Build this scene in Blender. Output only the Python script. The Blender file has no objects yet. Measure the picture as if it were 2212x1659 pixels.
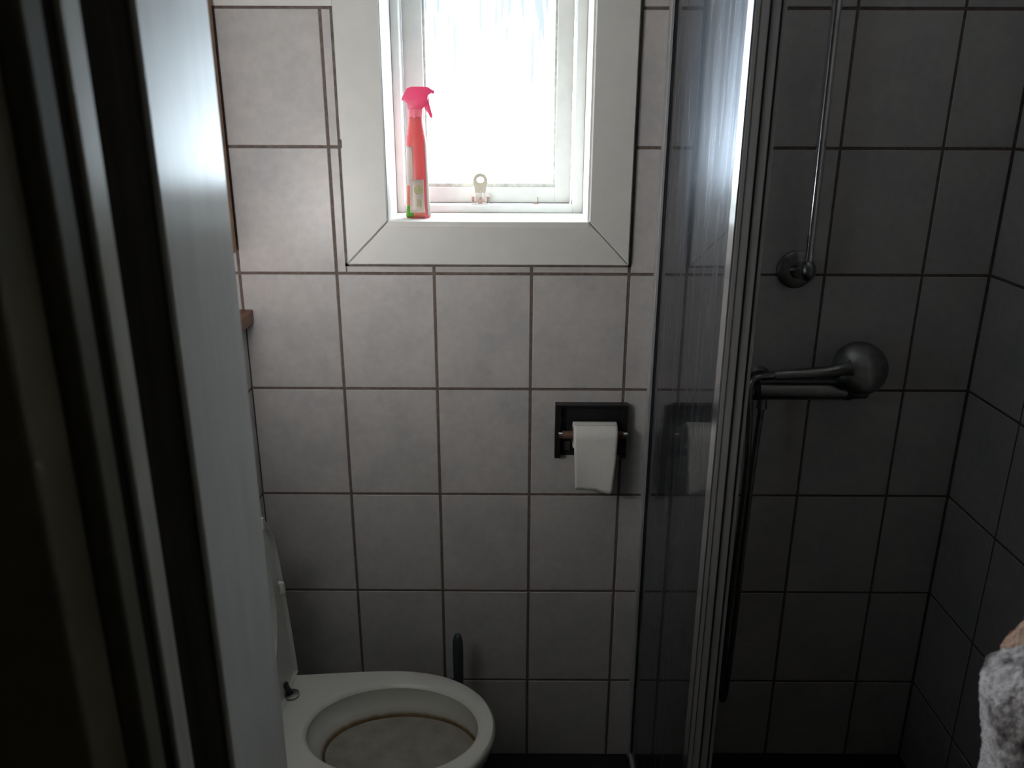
import bpy, bmesh, math, random
from mathutils import Matrix, Vector, Euler
random.seed(7)
PI = math.pi
scene = bpy.context.scene
COL = scene.collection

# ------------------------------------------------------------------ camera, sky, exposure
cam_d = bpy.data.cameras.new('camera')
cam = bpy.data.objects.new('camera', cam_d)
COL.objects.link(cam)
CX, CY, CZ = 0.36551, -1.68562, 1.56104
_r = Vector((0.99998699, 0.00417567, 0.00292893))
_d = Vector((0.00411722, -0.32190244, -0.94676389))
_f = Vector((-0.00301055, 0.94676364, -0.32191545))
mw = Matrix((( _r.x, -_d.x, -_f.x, CX), (_r.y, -_d.y, -_f.y, CY), (_r.z, -_d.z, -_f.z, CZ), (0, 0, 0, 1)))
cam.matrix_world = mw
cam_d.sensor_fit = 'HORIZONTAL'
cam_d.sensor_width = 36.0
cam_d.lens = 1795.23 * 36.0 / 2212.0
cam_d.clip_start = 0.02
cam_d.dof.use_dof = True
cam_d.dof.focus_distance = 1.65
cam_d.dof.aperture_fstop = 6.5
scene.camera = cam
cy = scene.cycles
cy.use_light_tree = False
cy.max_bounces = 6
cy.diffuse_bounces = 4
cy.adaptive_threshold = 0.04
cy.glossy_bounces = 4
cy.transmission_bounces = 3
cy.transparent_max_bounces = 10
cy.caustics_reflective = False
cy.caustics_refractive = False

world = bpy.data.worlds.new('overcast_sky')
scene.world = world
world.use_nodes = True
_bg = world.node_tree.nodes['Background']
_bg.inputs[0].default_value = (0.80, 0.90, 1.0, 1)
_bg.inputs[1].default_value = 15.0

pl = bpy.data.lights.new('window_daylight', 'AREA')       # sampling portal for the sky in the window
pl.shape = 'RECTANGLE'
pl.size, pl.size_y = 0.30, 0.57
pl.cycles.is_portal = True
po = bpy.data.objects.new('window_daylight', pl)
po.location = (0.311, 0.235, 1.65)
po.rotation_euler = (-PI / 2, 0, 0)
COL.objects.link(po)

vs = scene.view_settings
vs.view_transform = 'Standard'
vs.look = 'None'
vs.gamma = 1.0
vs.use_curve_mapping = False
vs.exposure = 0.6
FILL_GLOW = 31.0                     # glow of the added, unseen fill globe (built below)

# ------------------------------------------------------------------ materials
def srgb(r, g, b):
    def c(v):
        v /= 255.0
        return v / 12.92 if v <= 0.04045 else ((v + 0.055) / 1.055) ** 2.4
    return (c(r), c(g), c(b), 1.0)

def new_mat(name):
    m = bpy.data.materials.new(name)
    m.use_nodes = True
    nt = m.node_tree
    return m, nt, nt.nodes['Principled BSDF'], nt.nodes['Material Output']

def noise(nt, scale, detail=3, rough=0.55, coord='Object', stretch=(1, 1, 1), offset_by_object=False):
    tc = nt.nodes.new('ShaderNodeTexCoord')
    mp = nt.nodes.new('ShaderNodeMapping')
    mp.inputs['Scale'].default_value = stretch
    nt.links.new(tc.outputs[coord], mp.inputs['Vector'])
    if offset_by_object:
        oi = nt.nodes.new('ShaderNodeObjectInfo')
        ml = nt.nodes.new('ShaderNodeMath'); ml.operation = 'MULTIPLY'; ml.inputs[1].default_value = 37.0
        nt.links.new(oi.outputs['Random'], ml.inputs[0])
        cb = nt.nodes.new('ShaderNodeCombineXYZ')
        for k in range(3):
            nt.links.new(ml.outputs[0], cb.inputs[k])
        nt.links.new(cb.outputs[0], mp.inputs['Location'])
    n = nt.nodes.new('ShaderNodeTexNoise')
    n.inputs['Scale'].default_value = scale
    n.inputs['Detail'].default_value = detail
    n.inputs['Roughness'].default_value = rough
    nt.links.new(mp.outputs[0], n.inputs['Vector'])
    return n

def ramp(nt, fac, stops):
    r = nt.nodes.new('ShaderNodeValToRGB')
    e = r.color_ramp.elements
    while len(e) < len(stops):
        e.new(0.5)
    for k, (p, c) in enumerate(stops):
        e[k].position = p
        e[k].color = c
    nt.links.new(fac, r.inputs[0])
    return r

def bump(nt, fac, bsdf, strength, dist):
    b = nt.nodes.new('ShaderNodeBump')
    b.inputs['Strength'].default_value = strength
    b.inputs['Distance'].default_value = dist
    nt.links.new(fac, b.inputs['Height'])
    nt.links.new(b.outputs[0], bsdf.inputs['Normal'])

def simple(name, col, rough=0.5, metal=0.0, nscale=0, var=0.15, bmp=0.0, coat=0.0, stretch=(1, 1, 1), spec=None):
    m, nt, b, o = new_mat(name)
    b.inputs['Roughness'].default_value = rough
    b.inputs['Metallic'].default_value = metal
    b.inputs['Coat Weight'].default_value = coat
    if spec is not None:
        b.inputs['Specular IOR Level'].default_value = spec
    if nscale:
        n = noise(nt, nscale, stretch=stretch)
        lo = tuple(c * (1 - var) for c in col[:3]) + (1,)
        hi = tuple(min(1, c * (1 + var)) for c in col[:3]) + (1,)
        r = ramp(nt, n.outputs['Fac'], [(0.3, lo), (0.7, hi)])
        nt.links.new(r.outputs[0], b.inputs['Base Color'])
        if bmp:
            bump(nt, n.outputs['Fac'], b, 0.6, bmp)
    else:
        b.inputs['Base Color'].default_value = col
    return m

M = {}
# wall tile: cloudy beige-grey glaze
m, nt, b, o = new_mat('wall_tile_glaze')
n1 = noise(nt, 11, 4, 0.6, offset_by_object=True)
n2 = noise(nt, 60, 3, 0.6, offset_by_object=True)
r1 = ramp(nt, n1.outputs['Fac'], [(0.30, (0.50, 0.495, 0.505, 1)), (0.52, (0.572, 0.552, 0.545, 1)), (0.75, (0.615, 0.582, 0.572, 1))])
r2 = ramp(nt, n2.outputs['Fac'], [(0.30, (0.93, 0.93, 0.93, 1)), (0.7, (1.04, 1.04, 1.04, 1))])
mx = nt.nodes.new('ShaderNodeMix'); mx.data_type = 'RGBA'; mx.blend_type = 'MULTIPLY'; mx.inputs[0].default_value = 1
nt.links.new(r1.outputs[0], mx.inputs[6]); nt.links.new(r2.outputs[0], mx.inputs[7])
nt.links.new(mx.outputs[2], b.inputs['Base Color'])
b.inputs['Roughness'].default_value = 0.34
b.inputs['Specular IOR Level'].default_value = 0.4
M['tile'] = m
M['grout'] = simple('brown_grout', (0.165, 0.125, 0.11, 1), 0.9, nscale=90, var=0.3)
M['caulk'] = simple('stained_caulk', (0.14, 0.115, 0.10, 1), 0.7, nscale=60, var=0.35)
M['paint_white'] = simple('white_trim_paint', (0.78, 0.78, 0.75, 1), 0.38, nscale=30, var=0.02)
M['paint_frame'] = simple('white_window_paint', (0.84, 0.83, 0.79, 1), 0.4, nscale=25, var=0.04)
M['paint_wall'] = simple('off_white_wall_paint', (0.80, 0.79, 0.75, 1), 0.7, nscale=20, var=0.03)
M['ceiling'] = simple('white_ceiling_paint', (0.85, 0.85, 0.83, 1), 0.8, nscale=15, var=0.02)
M['floor'] = simple('dark_floor_vinyl', (0.018, 0.018, 0.020, 1), 0.6, nscale=18, var=0.3)
M['hall'] = simple('brown_hall_wall', (0.48, 0.44, 0.36, 1), 0.8, nscale=12, var=0.12)
M['hall_floor'] = simple('hall_floor_wood', (0.13, 0.085, 0.05, 1), 0.5, nscale=14, var=0.3, stretch=(8, 1, 1))
M['jamb'] = simple('glossy_door_frame_paint', (0.78, 0.78, 0.74, 1), 0.22, nscale=9, var=0.06, stretch=(3, 3, .4), spec=0.05)
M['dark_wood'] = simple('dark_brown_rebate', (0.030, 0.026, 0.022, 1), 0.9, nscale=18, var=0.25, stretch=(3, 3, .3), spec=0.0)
M['rebate'] = simple('worn_glossy_rebate_paint', (0.62, 0.61, 0.55, 1), 0.22, nscale=12, var=0.12, stretch=(3, 3, .4), spec=0.06)
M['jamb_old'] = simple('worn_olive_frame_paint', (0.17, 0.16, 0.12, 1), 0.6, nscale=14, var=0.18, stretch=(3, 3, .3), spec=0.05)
M['door'] = simple('dark_door_paint', (0.30, 0.27, 0.19, 1), 0.5, nscale=10, var=0.2)
M['wood'] = simple('stained_wood', (0.22, 0.095, 0.045, 1), 0.45, nscale=22, var=0.4, stretch=(6, .6, 6))
M['cab_wood'] = simple('cabinet_wood', (0.36, 0.20, 0.11, 1), 0.5, nscale=20, var=0.3, stretch=(6, 6, .6))
M['porcelain'] = simple('white_porcelain', (0.72, 0.72, 0.68, 1), 0.16, nscale=6, var=0.02)
M['seat'] = simple('white_seat_plastic', (0.70, 0.71, 0.68, 1), 0.28, nscale=10, var=0.02)
M['chrome'] = simple('chrome', (0.75, 0.75, 0.76, 1), 0.12, 1.0, nscale=40, var=0.03)
M['chrome_dull'] = simple('limescaled_chrome', (0.30, 0.31, 0.31, 1), 0.30, 1.0, nscale=60, var=0.15)
M['alu'] = simple('grey_anodised_profile', (0.52, 0.53, 0.54, 1), 0.42, 0.35, nscale=30, var=0.08, stretch=(1, 1, .1))
M['alu_bright'] = simple('bright_profile_edge', (0.86, 0.88, 0.90, 1), 0.2, 1.0, nscale=50, var=0.02)
M['rubber'] = simple('black_rubber_seal', (0.012, 0.014, 0.018, 1), 0.5, nscale=40, var=0.2)
M['black'] = simple('black_holder_metal', (0.012, 0.012, 0.014, 1), 0.4, 0.0, nscale=40, var=0.2)
M['paper'] = simple('toilet_paper', (0.90, 0.89, 0.85, 1), 0.95, nscale=120, var=0.03, bmp=0.0006)
M['core'] = simple('brown_cardboard', (0.16, 0.085, 0.06, 1), 0.8, nscale=60, var=0.2)
M['dark_plastic'] = simple('dark_plastic', (0.03, 0.034, 0.038, 1), 0.25, nscale=40, var=0.1)
M['ivory'] = simple('ivory_plastic', (0.50, 0.46, 0.36, 1), 0.4, nscale=40, var=0.04)
M['rusty'] = simple('rusty_latch_metal', (0.42, 0.25, 0.20, 1), 0.55, 0.3, nscale=300, var=0.4)
M['zinc'] = simple('painted_latch_metal', (0.72, 0.68, 0.64, 1), 0.4, 0.2, nscale=120, var=0.08)

# toilet bowl interior with a brown waterline
m, nt, b, o = new_mat('stained_bowl_glaze')
tc = nt.nodes.new('ShaderNodeTexCoord'); sp = nt.nodes.new('ShaderNodeSeparateXYZ')
nt.links.new(tc.outputs['Object'], sp.inputs[0])
nz = noise(nt, 30, 3)
ad = nt.nodes.new('ShaderNodeMath'); ad.operation = 'MULTIPLY_ADD'
ad.inputs[1].default_value = 0.006
nt.links.new(nz.outputs['Fac'], ad.inputs[0]); nt.links.new(sp.outputs['Z'], ad.inputs[2])
mr = nt.nodes.new('ShaderNodeMapRange')
mr.inputs[1].default_value = 0.348; mr.inputs[2].default_value = 0.368
nt.links.new(ad.outputs[0], mr.inputs[0])
rr = ramp(nt, mr.outputs[0], [(0.0, (0.10, 0.062, 0.022, 1)), (0.30, (0.17, 0.11, 0.045, 1)), (0.6, (0.55, 0.53, 0.48, 1)), (1.0, (0.66, 0.66, 0.62, 1))])
nt.links.new(rr.outputs[0], b.inputs['Base Color'])
b.inputs['Roughness'].default_value = 0.22
M['bowl'] = m
m, nt, b, o = new_mat('murky_bowl_water')
nz = noise(nt, 26, 4)
rr = ramp(nt, nz.outputs['Fac'], [(0.3, (0.26, 0.245, 0.20, 1)), (0.7, (0.36, 0.345, 0.30, 1))])
nt.links.new(rr.outputs[0], b.inputs['Base Color'])
b.inputs['Roughness'].default_value = 0.12
M['water'] = m

# streaky, steamed-up window pane
m, nt, b, o = new_mat('steamed_window_glass')
nt.nodes.remove(b)
n1 = noise(nt, 16, 4, 0.6, stretch=(2.2, 1, .16))
n2 = noise(nt, 45, 3, 0.6, stretch=(2.0, 1, .12))
tc = nt.nodes.new('ShaderNodeTexCoord'); sp = nt.nodes.new('ShaderNodeSeparateXYZ')
nt.links.new(tc.outputs['Object'], sp.inputs[0])
hz = nt.nodes.new('ShaderNodeMapRange')
hz.inputs[1].default_value = 1.46; hz.inputs[2].default_value = 1.76
hz.inputs[3].default_value = 0.02; hz.inputs[4].default_value = 0.70
nt.links.new(sp.outputs['Z'], hz.inputs[0])
s1 = ramp(nt, n1.outputs['Fac'], [(0.42, (0, 0, 0, 1)), (0.70, (1, 1, 1, 1))])
s2 = ramp(nt, n2.outputs['Fac'], [(0.52, (0, 0, 0, 1)), (0.72, (1, 1, 1, 1))])
a1 = nt.nodes.new('ShaderNodeMath'); a1.operation = 'MULTIPLY_ADD'; a1.inputs[1].default_value = 0.45
nt.links.new(s1.outputs[0], a1.inputs[0]); nt.links.new(hz.outputs[0], a1.inputs[2])
a2 = nt.nodes.new('ShaderNodeMath'); a2.operation = 'MULTIPLY_ADD'; a2.inputs[1].default_value = 0.50; a2.use_clamp = True
nt.links.new(s2.outputs[0], a2.inputs[0]); nt.links.new(a1.outputs[0], a2.inputs[2])
tr = nt.nodes.new('ShaderNodeBsdfTransparent'); tr.inputs[0].default_value = (0.93, 0.96, 0.97, 1)
tl = nt.nodes.new('ShaderNodeBsdfTranslucent'); tl.inputs[0].default_value = (0.050, 0.0515, 0.056, 1)
ms = nt.nodes.new('ShaderNodeMixShader')
nt.links.new(a2.outputs[0], ms.inputs[0]); nt.links.new(tr.outputs[0], ms.inputs[1]); nt.links.new(tl.outputs[0], ms.inputs[2])
nt.links.new(ms.outputs[0], o.inputs[0])
M['pane'] = m

# smoked shower glass with lime streaks
m, nt, b, o = new_mat('smoked_shower_glass')
nt.nodes.remove(b)
n1 = noise(nt, 14, 4, 0.6, stretch=(1, 2.4, .12))
n2 = noise(nt, 60, 3, 0.6, stretch=(1, 2.0, .25))
s1 = ramp(nt, n1.outputs['Fac'], [(0.32, (0.45, 0.45, 0.45, 1)), (0.68, (1, 1, 1, 1))])
s2 = ramp(nt, n2.outputs['Fac'], [(0.54, (0, 0, 0, 1)), (0.74, (1, 1, 1, 1))])
tr = nt.nodes.new('ShaderNodeBsdfTransparent'); tr.inputs[0].default_value = (0.42, 0.44, 0.47, 1)
gl = nt.nodes.new('ShaderNodeBsdfGlossy'); gl.inputs['Roughness'].default_value = 0.02
fr = nt.nodes.new('ShaderNodeFresnel'); fr.inputs[0].default_value = 1.45
m1 = nt.nodes.new('ShaderNodeMixShader')
nt.links.new(fr.outputs[0], m1.inputs[0]); nt.links.new(tr.outputs[0], m1.inputs[1]); nt.links.new(gl.outputs[0], m1.inputs[2])
gh = nt.nodes.new('ShaderNodeBsdfGlossy'); gh.inputs['Roughness'].default_value = 0.30
gh.inputs[0].default_value = (0.80, 0.84, 0.92, 1)
hw = nt.nodes.new('ShaderNodeMath'); hw.operation = 'MULTIPLY_ADD'; hw.inputs[1].default_value = 0.085
hb = nt.nodes.new('ShaderNodeMath'); hb.operation = 'MULTIPLY'; hb.inputs[1].default_value = 0.20
nt.links.new(s1.outputs[0], hb.inputs[0])
nt.links.new(s2.outputs[0], hw.inputs[0]); nt.links.new(hb.outputs[0], hw.inputs[2])
m2 = nt.nodes.new('ShaderNodeMixShader')
nt.links.new(hw.outputs[0], m2.inputs[0]); nt.links.new(m1.outputs[0], m2.inputs[1]); nt.links.new(gh.outputs[0], m2.inputs[2])
nt.links.new(m2.outputs[0], o.inputs[0])
M['shower_glass'] = m

def thin_plastic(name, col, k=0.5):
    m, nt, b, o = new_mat(name)
    b.inputs['Base Color'].default_value = col
    b.inputs['Roughness'].default_value = 0.3
    n = noise(nt, 25, 2)
    lo = tuple(c * 0.93 for c in col[:3]) + (1,)
    r = ramp(nt, n.outputs['Fac'], [(0.3, lo), (0.7, col)])
    nt.links.new(r.outputs[0], b.inputs['Base Color'])
    t = nt.nodes.new('ShaderNodeBsdfTranslucent')
    nt.links.new(r.outputs[0], t.inputs[0])
    s = nt.nodes.new('ShaderNodeMixShader'); s.inputs[0].default_value = k
    nt.links.new(b.outputs[0], s.inputs[1]); nt.links.new(t.outputs[0], s.inputs[2])
    nt.links.new(s.outputs[0], o.inputs[0])
    return m
M['pink'] = thin_plastic('pink_trigger_plastic', srgb(232, 112, 150), 0.45)
M['red'] = thin_plastic('coral_red_bottle', srgb(228, 125, 126), 0.36)
M['orange'] = thin_plastic('orange_red_print', srgb(240, 140, 115), 0.4)
M['green'] = thin_plastic('green_print', srgb(120, 200, 60), 0.5)
M['label'] = thin_plastic('white_label', srgb(240, 225, 215), 0.35)
M['clear_edge'] = thin_plastic('milky_bottle_plastic', srgb(245, 245, 238), 0.7)
M['emblem'] = thin_plastic('olive_emblem_print', srgb(196, 200, 130), 0.35)

# printed fleece towel
m, nt, b, o = new_mat('printed_fleece')
n1 = noise(nt, 17, 5, 0.62, stretch=(1, 1, .75))
n2 = noise(nt, 420, 2)
r1 = ramp(nt, n1.outputs['Fac'], [(0.36, srgb(100, 100, 103)), (0.43, srgb(140, 136, 138)), (0.49, srgb(242, 240, 246)), (0.70, srgb(250, 248, 252))])
nt.links.new(r1.outputs[0], b.inputs['Base Color'])
b.inputs['Roughness'].default_value = 1.0
b.inputs['Sheen Weight'].default_value = 0.4
bump(nt, n2.outputs['Fac'], b, 0.8, 0.003)
M['fleece'] = m
m, nt, b, o = new_mat('tan_fleece')
n1 = noise(nt, 14, 4)
n2 = noise(nt, 420, 2)
r1 = ramp(nt, n1.outputs['Fac'], [(0.36, srgb(168, 112, 92)), (0.5, srgb(226, 190, 168)), (0.7, srgb(240, 214, 196))])
nt.links.new(r1.outputs[0], b.inputs['Base Color'])
b.inputs['Roughness'].default_value = 1.0
b.inputs['Sheen Weight'].default_value = 0.4
bump(nt, n2.outputs['Fac'], b, 0.8, 0.003)
M['fleece_tan'] = m

# ------------------------------------------------------------------ mesh helpers
def finish(name, bm, mat, parent=None, smooth=False):
    me = bpy.data.meshes.new(name)
    bmesh.ops.recalc_face_normals(bm, faces=bm.faces)
    bm.to_mesh(me); bm.free()
    if smooth:
        for p in me.polygons:
            p.use_smooth = True
        if smooth != 'all':
            me.set_sharp_from_angle(angle=math.radians(40))
    mats = mat if isinstance(mat, (list, tuple)) else [mat]
    for x in mats:
        me.materials.append(x)
    ob = bpy.data.objects.new(name, me)
    COL.objects.link(ob)
    attach(ob, parent)
    return ob

def attach(ob, parent):
    if parent is not None:
        ob.parent = parent
        w = Matrix.Identity(4)
        chain = []
        p = parent
        while p:
            chain.append(p); p = p.parent
        for p in reversed(chain):
            w = w @ (p.matrix_parent_inverse if p.parent else Matrix.Identity(4)) @ p.matrix_basis
        ob.matrix_parent_inverse = w.inverted()

def tag(o, label, cat=None, group=None, kind=None):
    o['label'] = label
    if cat: o['category'] = cat
    if group: o['group'] = group
    if kind: o['kind'] = kind
    return o

def thing(name, label, cat, loc, group=None, kind=None):
    e = bpy.data.objects.new(name, None)
    e.empty_display_size = 0.05
    e.location = loc
    COL.objects.link(e)
    return tag(e, label, cat, group, kind)

def box(bm, x0, x1, y0, y1, z0, z1, bev=0.0, seg=1):
    r = bmesh.ops.create_cube(bm, size=1.0)
    vsx = r['verts']
    for v in vsx:
        v.co = Vector((x0 + (v.co.x + .5) * (x1 - x0), y0 + (v.co.y + .5) * (y1 - y0), z0 + (v.co.z + .5) * (z1 - z0)))
    if bev:
        ed = list({e for v in vsx for e in v.link_edges})
        bmesh.ops.bevel(bm, geom=ed, offset=bev, segments=seg, affect='EDGES', profile=0.5)

def abox(name, mat, parent, x0, x1, y0, y1, z0, z1, bev=0.0, seg=2):
    bm = bmesh.new()
    box(bm, x0, x1, y0, y1, z0, z1, bev, seg)
    return finish(name, bm, mat, parent)

def frame_from(d):
    d = d.normalized()
    a = Vector((0, 0, 1)) if abs(d.z) < 0.9 else Vector((1, 0, 0))
    u = d.cross(a).normalized()
    return u, d.cross(u).normalized()

def tube(bm, pts, rad, n=16, cap=True, flat=(1, 1)):
    pts = [Vector(p) for p in pts]
    rad = rad if isinstance(rad, (list, tuple)) else [rad] * len(pts)
    rings = []
    u = None
    for i, p in enumerate(pts):
        d = (pts[min(i + 1, len(pts) - 1)] - pts[max(i - 1, 0)])
        if d.length < 1e-9: d = Vector((0, 0, 1))
        d.normalize()
        if u is None:
            u, v = frame_from(d)
        else:
            u = (u - d * u.dot(d)).normalized(); v = d.cross(u).normalized()
        rings.append([bm.verts.new(p + (u * math.cos(2 * PI * k / n) * flat[0] + v * math.sin(2 * PI * k / n) * flat[1]) * rad[i]) for k in range(n)])
    for a, b2 in zip(rings, rings[1:]):
        for k in range(n):
            bm.faces.new((a[k], a[(k + 1) % n], b2[(k + 1) % n], b2[k]))
    if cap:
        bm.faces.new(rings[0]); bm.faces.new(rings[-1])

def atube(name, mat, parent, pts, rad, n=16, flat=(1, 1)):
    bm = bmesh.new(); tube(bm, pts, rad, n, True, flat)
    return finish(name, bm, mat, parent, smooth=True)

def loft(bm, rings, close=True, cap0=False, cap1=False):
    R = [[bm.verts.new(p) for p in r] for r in rings]
    for a, b2 in zip(R, R[1:]):
        n = len(a)
        for k in range(n if close else n - 1):
            bm.faces.new((a[k], a[(k + 1) % n], b2[(k + 1) % n], b2[k]))
    if cap0: bm.faces.new(R[0])
    if cap1: bm.faces.new(R[-1])
    return R

# ------------------------------------------------------------------ the setting
HC = 1.226                      # height of the main tile joint under the window
TW, TH, J = 0.200, 0.250, 0.0056
CEIL = 2.34
XL, XR = -0.42, 1.338           # side walls
XB = -0.198                     # face of the boxed cistern wall
YD = -0.873                     # room face of the door wall
YH = -1.030                     # hall face of the door wall
XJ = 0.090                     # door jamb face
XJ2 = 1.000

# back wall body, with the window opening left free
wx0, wx1, wz0, wz1 = 0.112, 0.510, 1.3335, 1.965
bm = bmesh.new()
Y0, Y1 = 0.0015, 0.27
box(bm, XL - .1, wx0 - .012, Y0, Y1, 0, CEIL); box(bm, wx1 + .012, XR + .1, Y0, Y1, 0, CEIL)
box(bm, wx0 - .012, wx1 + .012, Y0, Y1, 0, wz0 - .012); box(bm, wx0 - .012, wx1 + .012, Y0, Y1, wz1 + .012, CEIL)
wall_back = finish('wall_back', bm, M['grout'])
tag(wall_back, 'tiled bathroom back wall with brown grout around the window', kind='structure')

tile_mesh = {}
def tile_data(w, h):
    key = (round(w, 4), round(h, 4))
    if key not in tile_mesh:
        t, c = 0.006, 0.0011
        bm = bmesh.new()
        def ring(i, y): return [Vector((-w / 2 + i, y, -h / 2 + i)), Vector((w / 2 - i, y, -h / 2 + i)), Vector((w / 2 - i, y, h / 2 - i)), Vector((-w / 2 + i, y, h / 2 - i))]
        loft(bm, [ring(0, t), ring(0, c), ring(c, 0)], True, False, True)
        me = bpy.data.meshes.new('tile')
        bmesh.ops.recalc_face_normals(bm, faces=bm.faces)
        bm.to_mesh(me); bm.free()
        me.materials.append(M['tile'])
        tile_mesh[key] = me
    return tile_mesh[key]

def tile(wall, x0, x1, z0, z1, place):
    w, h = x1 - x0, z1 - z0
    if w < 0.006 or h < 0.006: return
    ob = bpy.data.objects.new('tile', tile_data(w, h))
    COL.objects.link(ob)
    ob.parent = wall
    ob.matrix_basis = place((x0 + x1) / 2, (z0 + z1) / 2)
    ob.rotation_euler.y += 0

def jit():
    return Euler((random.uniform(-.0022, .0022), 0, random.uniform(-.0022, .0022))).to_matrix().to_4x4()

rows = [HC + k * TH for k in range(-5, 5)]
cols = [k * TW for k in range(-2, 8)]
TX0, TX1, TZ0 = 0.0195, 0.6015, 1.2415      # the hole the window trim takes out of the tiling
h2 = J / 2
def put_back(x, z): return Matrix.Translation((x, random.uniform(-.0003, .0003), z)) @ jit()
for z0 in rows:
    z1 = z0 + TH
    a0, a1 = max(z0, 0.0), min(z1, CEIL)
    if a1 - a0 < .02: continue
    for x0 in cols:
        x1 = x0 + TW
        b0, b1 = max(x0, XL + .001), min(x1, XR - .001)
        if b1 - b0 < .01: continue
        if x0 < -0.001 and z0 >= HC + 2 * TH - .001: continue     # painted there, not tiled
        over = x1 > TX0 + .001 and x0 < TX1 - .003 and a1 > TZ0
        if not over:
            tile(wall_back, b0 + h2, b1 - h2, a0 + h2, a1 - h2, put_back)
        else:
            if b0 < TX0 - .001 and z0 < HC + 2 * TH - .001:
                tile(wall_back, b0 + h2, TX0, a0 + h2, a1 - h2, put_back)
            if a0 < TZ0 - .001:
                tile(wall_back, max(b0 + h2, TX0 + .002), b1 - h2, a0 + h2, TZ0, put_back)
            if b1 > TX1 + .01:
                tile(wall_back, max(b0, TX1) + h2, b1 - h2, a0 + h2, a1 - h2, put_back)
abox('painted_panel', M['paint_wall'], wall_back, XL, TX0 + .004, -.002, .003, HC + 2 * TH + .002, CEIL)

# right wall (shower side)
wall_right = abox('wall_right', M['grout'], None, XR + .0015, XR + .12, YH, .0015, 0, CEIL)
tag(wall_right, 'tiled wall at the right end of the shower', kind='structure')
RZ = Matrix.Rotation(-PI / 2, 4, 'Z')
def put_right(s, z): return Matrix.Translation((XR, s, z)) @ Matrix.Rotation(PI / 2, 4, 'Z').inverted() @ jit()
ys = [0.0, -0.19, -0.39, -0.59, -0.79, -0.99, YD - .001]
for z0 in rows:
    a0, a1 = max(z0, 0.0), min(z0 + TH, CEIL)
    if a1 - a0 < .02: continue
    for p, qy in zip(ys, ys[1:]):
        tile(wall_right, qy + h2, p - h2, a0 + h2, a1 - h2, put_right)

# left wall, boxed cistern wall with a wooden shelf on top
wall_left = abox('wall_left', M['paint_wall'], None, XL - .12, XL, YD, .0022, 0, CEIL)
tag(wall_left, 'left bathroom wall above the boxed-in cistern', kind='structure')
wall_cistern = abox('wall_cistern', M['grout'], None, XL, XB - .0015, YD + .001, .0, 0, 1.119)
tag(wall_cistern, 'low tiled wall boxing in the cistern behind the toilet', kind='structure')
def put_cist(s, z): return Matrix.Translation((XB, s, z)) @ Matrix.Rotation(PI / 2, 4, 'Z') @ jit()
ysl = [0.0, -0.17, -0.37, -0.57, -0.77, -0.97, YD + .001]
for z0 in rows:
    a0, a1 = max(z0, 0.0), min(z0 + TH, 1.119)
    if a1 - a0 < .02: continue
    for p, qy in zip(ysl, ysl[1:]):
        tile(wall_cistern, qy + h2, p - h2, a0 + h2, a1 - h2, put_cist)

fl = abox('floor', M['floor'], None, XL - .1, XR + .1, YH, .27, -.08, 0)
tag(fl, 'dark bathroom floor', kind='structure')
ce = abox('ceiling', M['ceiling'], None, XL - .1, XR + .1, YH, .27, CEIL, CEIL + .08)
tag(ce, 'white bathroom ceiling', kind='structure')

# door wall and the hall behind the camera
bm = bmesh.new()
box(bm, XL - .1, XJ - .05, YH, YD, 0, CEIL); box(bm, XJ2 + .03, XR + .1, YH, YD, 0, CEIL)
box(bm, XJ - .05, XJ2 + .03, YH, YD, 2.08, CEIL)
wf = finish('wall_front', bm, M['paint_wall'])
tag(wf, 'door wall the camera looks through', kind='structure')
HX0, HX1, HY = -0.9, 1.9, -3.0
for nm, a in (('wall_hall_left', (HX0 - .1, HX0, HY, YH, 0, CEIL)), ('wall_hall_right', (HX1, HX1 + .1, HY, YH, 0, CEIL)), ('wall_hall_end', (HX0 - .1, HX1 + .1, HY - .1, HY, 0, CEIL)),
              ('wall_hall_near', None)):
    if a:
        w = abox(nm, M['hall'], None, *a)
    else:
        bm = bmesh.new()
        box(bm, HX0, XL - .1, YH, YH + .1, 0, CEIL); box(bm, XR + .1, HX1, YH, YH + .1, 0, CEIL)
        w = finish(nm, bm, M['hall'])
    tag(w, 'dim hall wall behind the viewer, ' + nm.split('_')[-1] + ' side', kind='structure')
w = abox('floor_hall', M['hall_floor'], None, HX0 - .1, HX1 + .1, HY - .1, YH, -.08, 0); tag(w, 'wooden hall floor behind the viewer', kind='structure')
w = abox('ceiling_hall', M['hall'], None, HX0 - .1, HX1 + .1, HY - .1, YH, CEIL, CEIL + .08); tag(w, 'hall ceiling behind the viewer', kind='structure')

# door frame: stepped lining as a plan profile, extruded upwards
def prism(name, mat, parent, poly, z0, z1, bev=0.0015):
    bm = bmesh.new()
    a = [bm.verts.new((x, y, z0)) for x, y in poly]; b2 = [bm.verts.new((x, y, z1)) for x, y in poly]
    n = len(poly)
    for k in range(n): bm.faces.new((a[k], a[(k + 1) % n], b2[(k + 1) % n], b2[k]))
    bm.faces.new(a); bm.faces.new(b2)
    if bev:
        vert_e = [e for e in bm.edges if abs(e.verts[0].co.z - e.verts[1].co.z) > .1]
        bmesh.ops.bevel(bm, geom=vert_e, offset=bev, segments=2, affect='EDGES', profile=.5)
    return finish(name, bm, mat, parent)
dfr = thing('trim_1', 'white painted door frame with stepped mouldings at the left edge', None, (XJ, YH, 0), kind='structure')
TILT = .065                                     # the lining stands a touch out of square
def jx(y): return XJ + TILT * (YD - y)
def jy(az): return (CX - XJ - TILT * YD + az * CY) / (az - TILT)
Ya, Yb, Yc, Yd, Ye = jy(.420), jy(.480), jy(.503), jy(.521), jy(.549)
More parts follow.
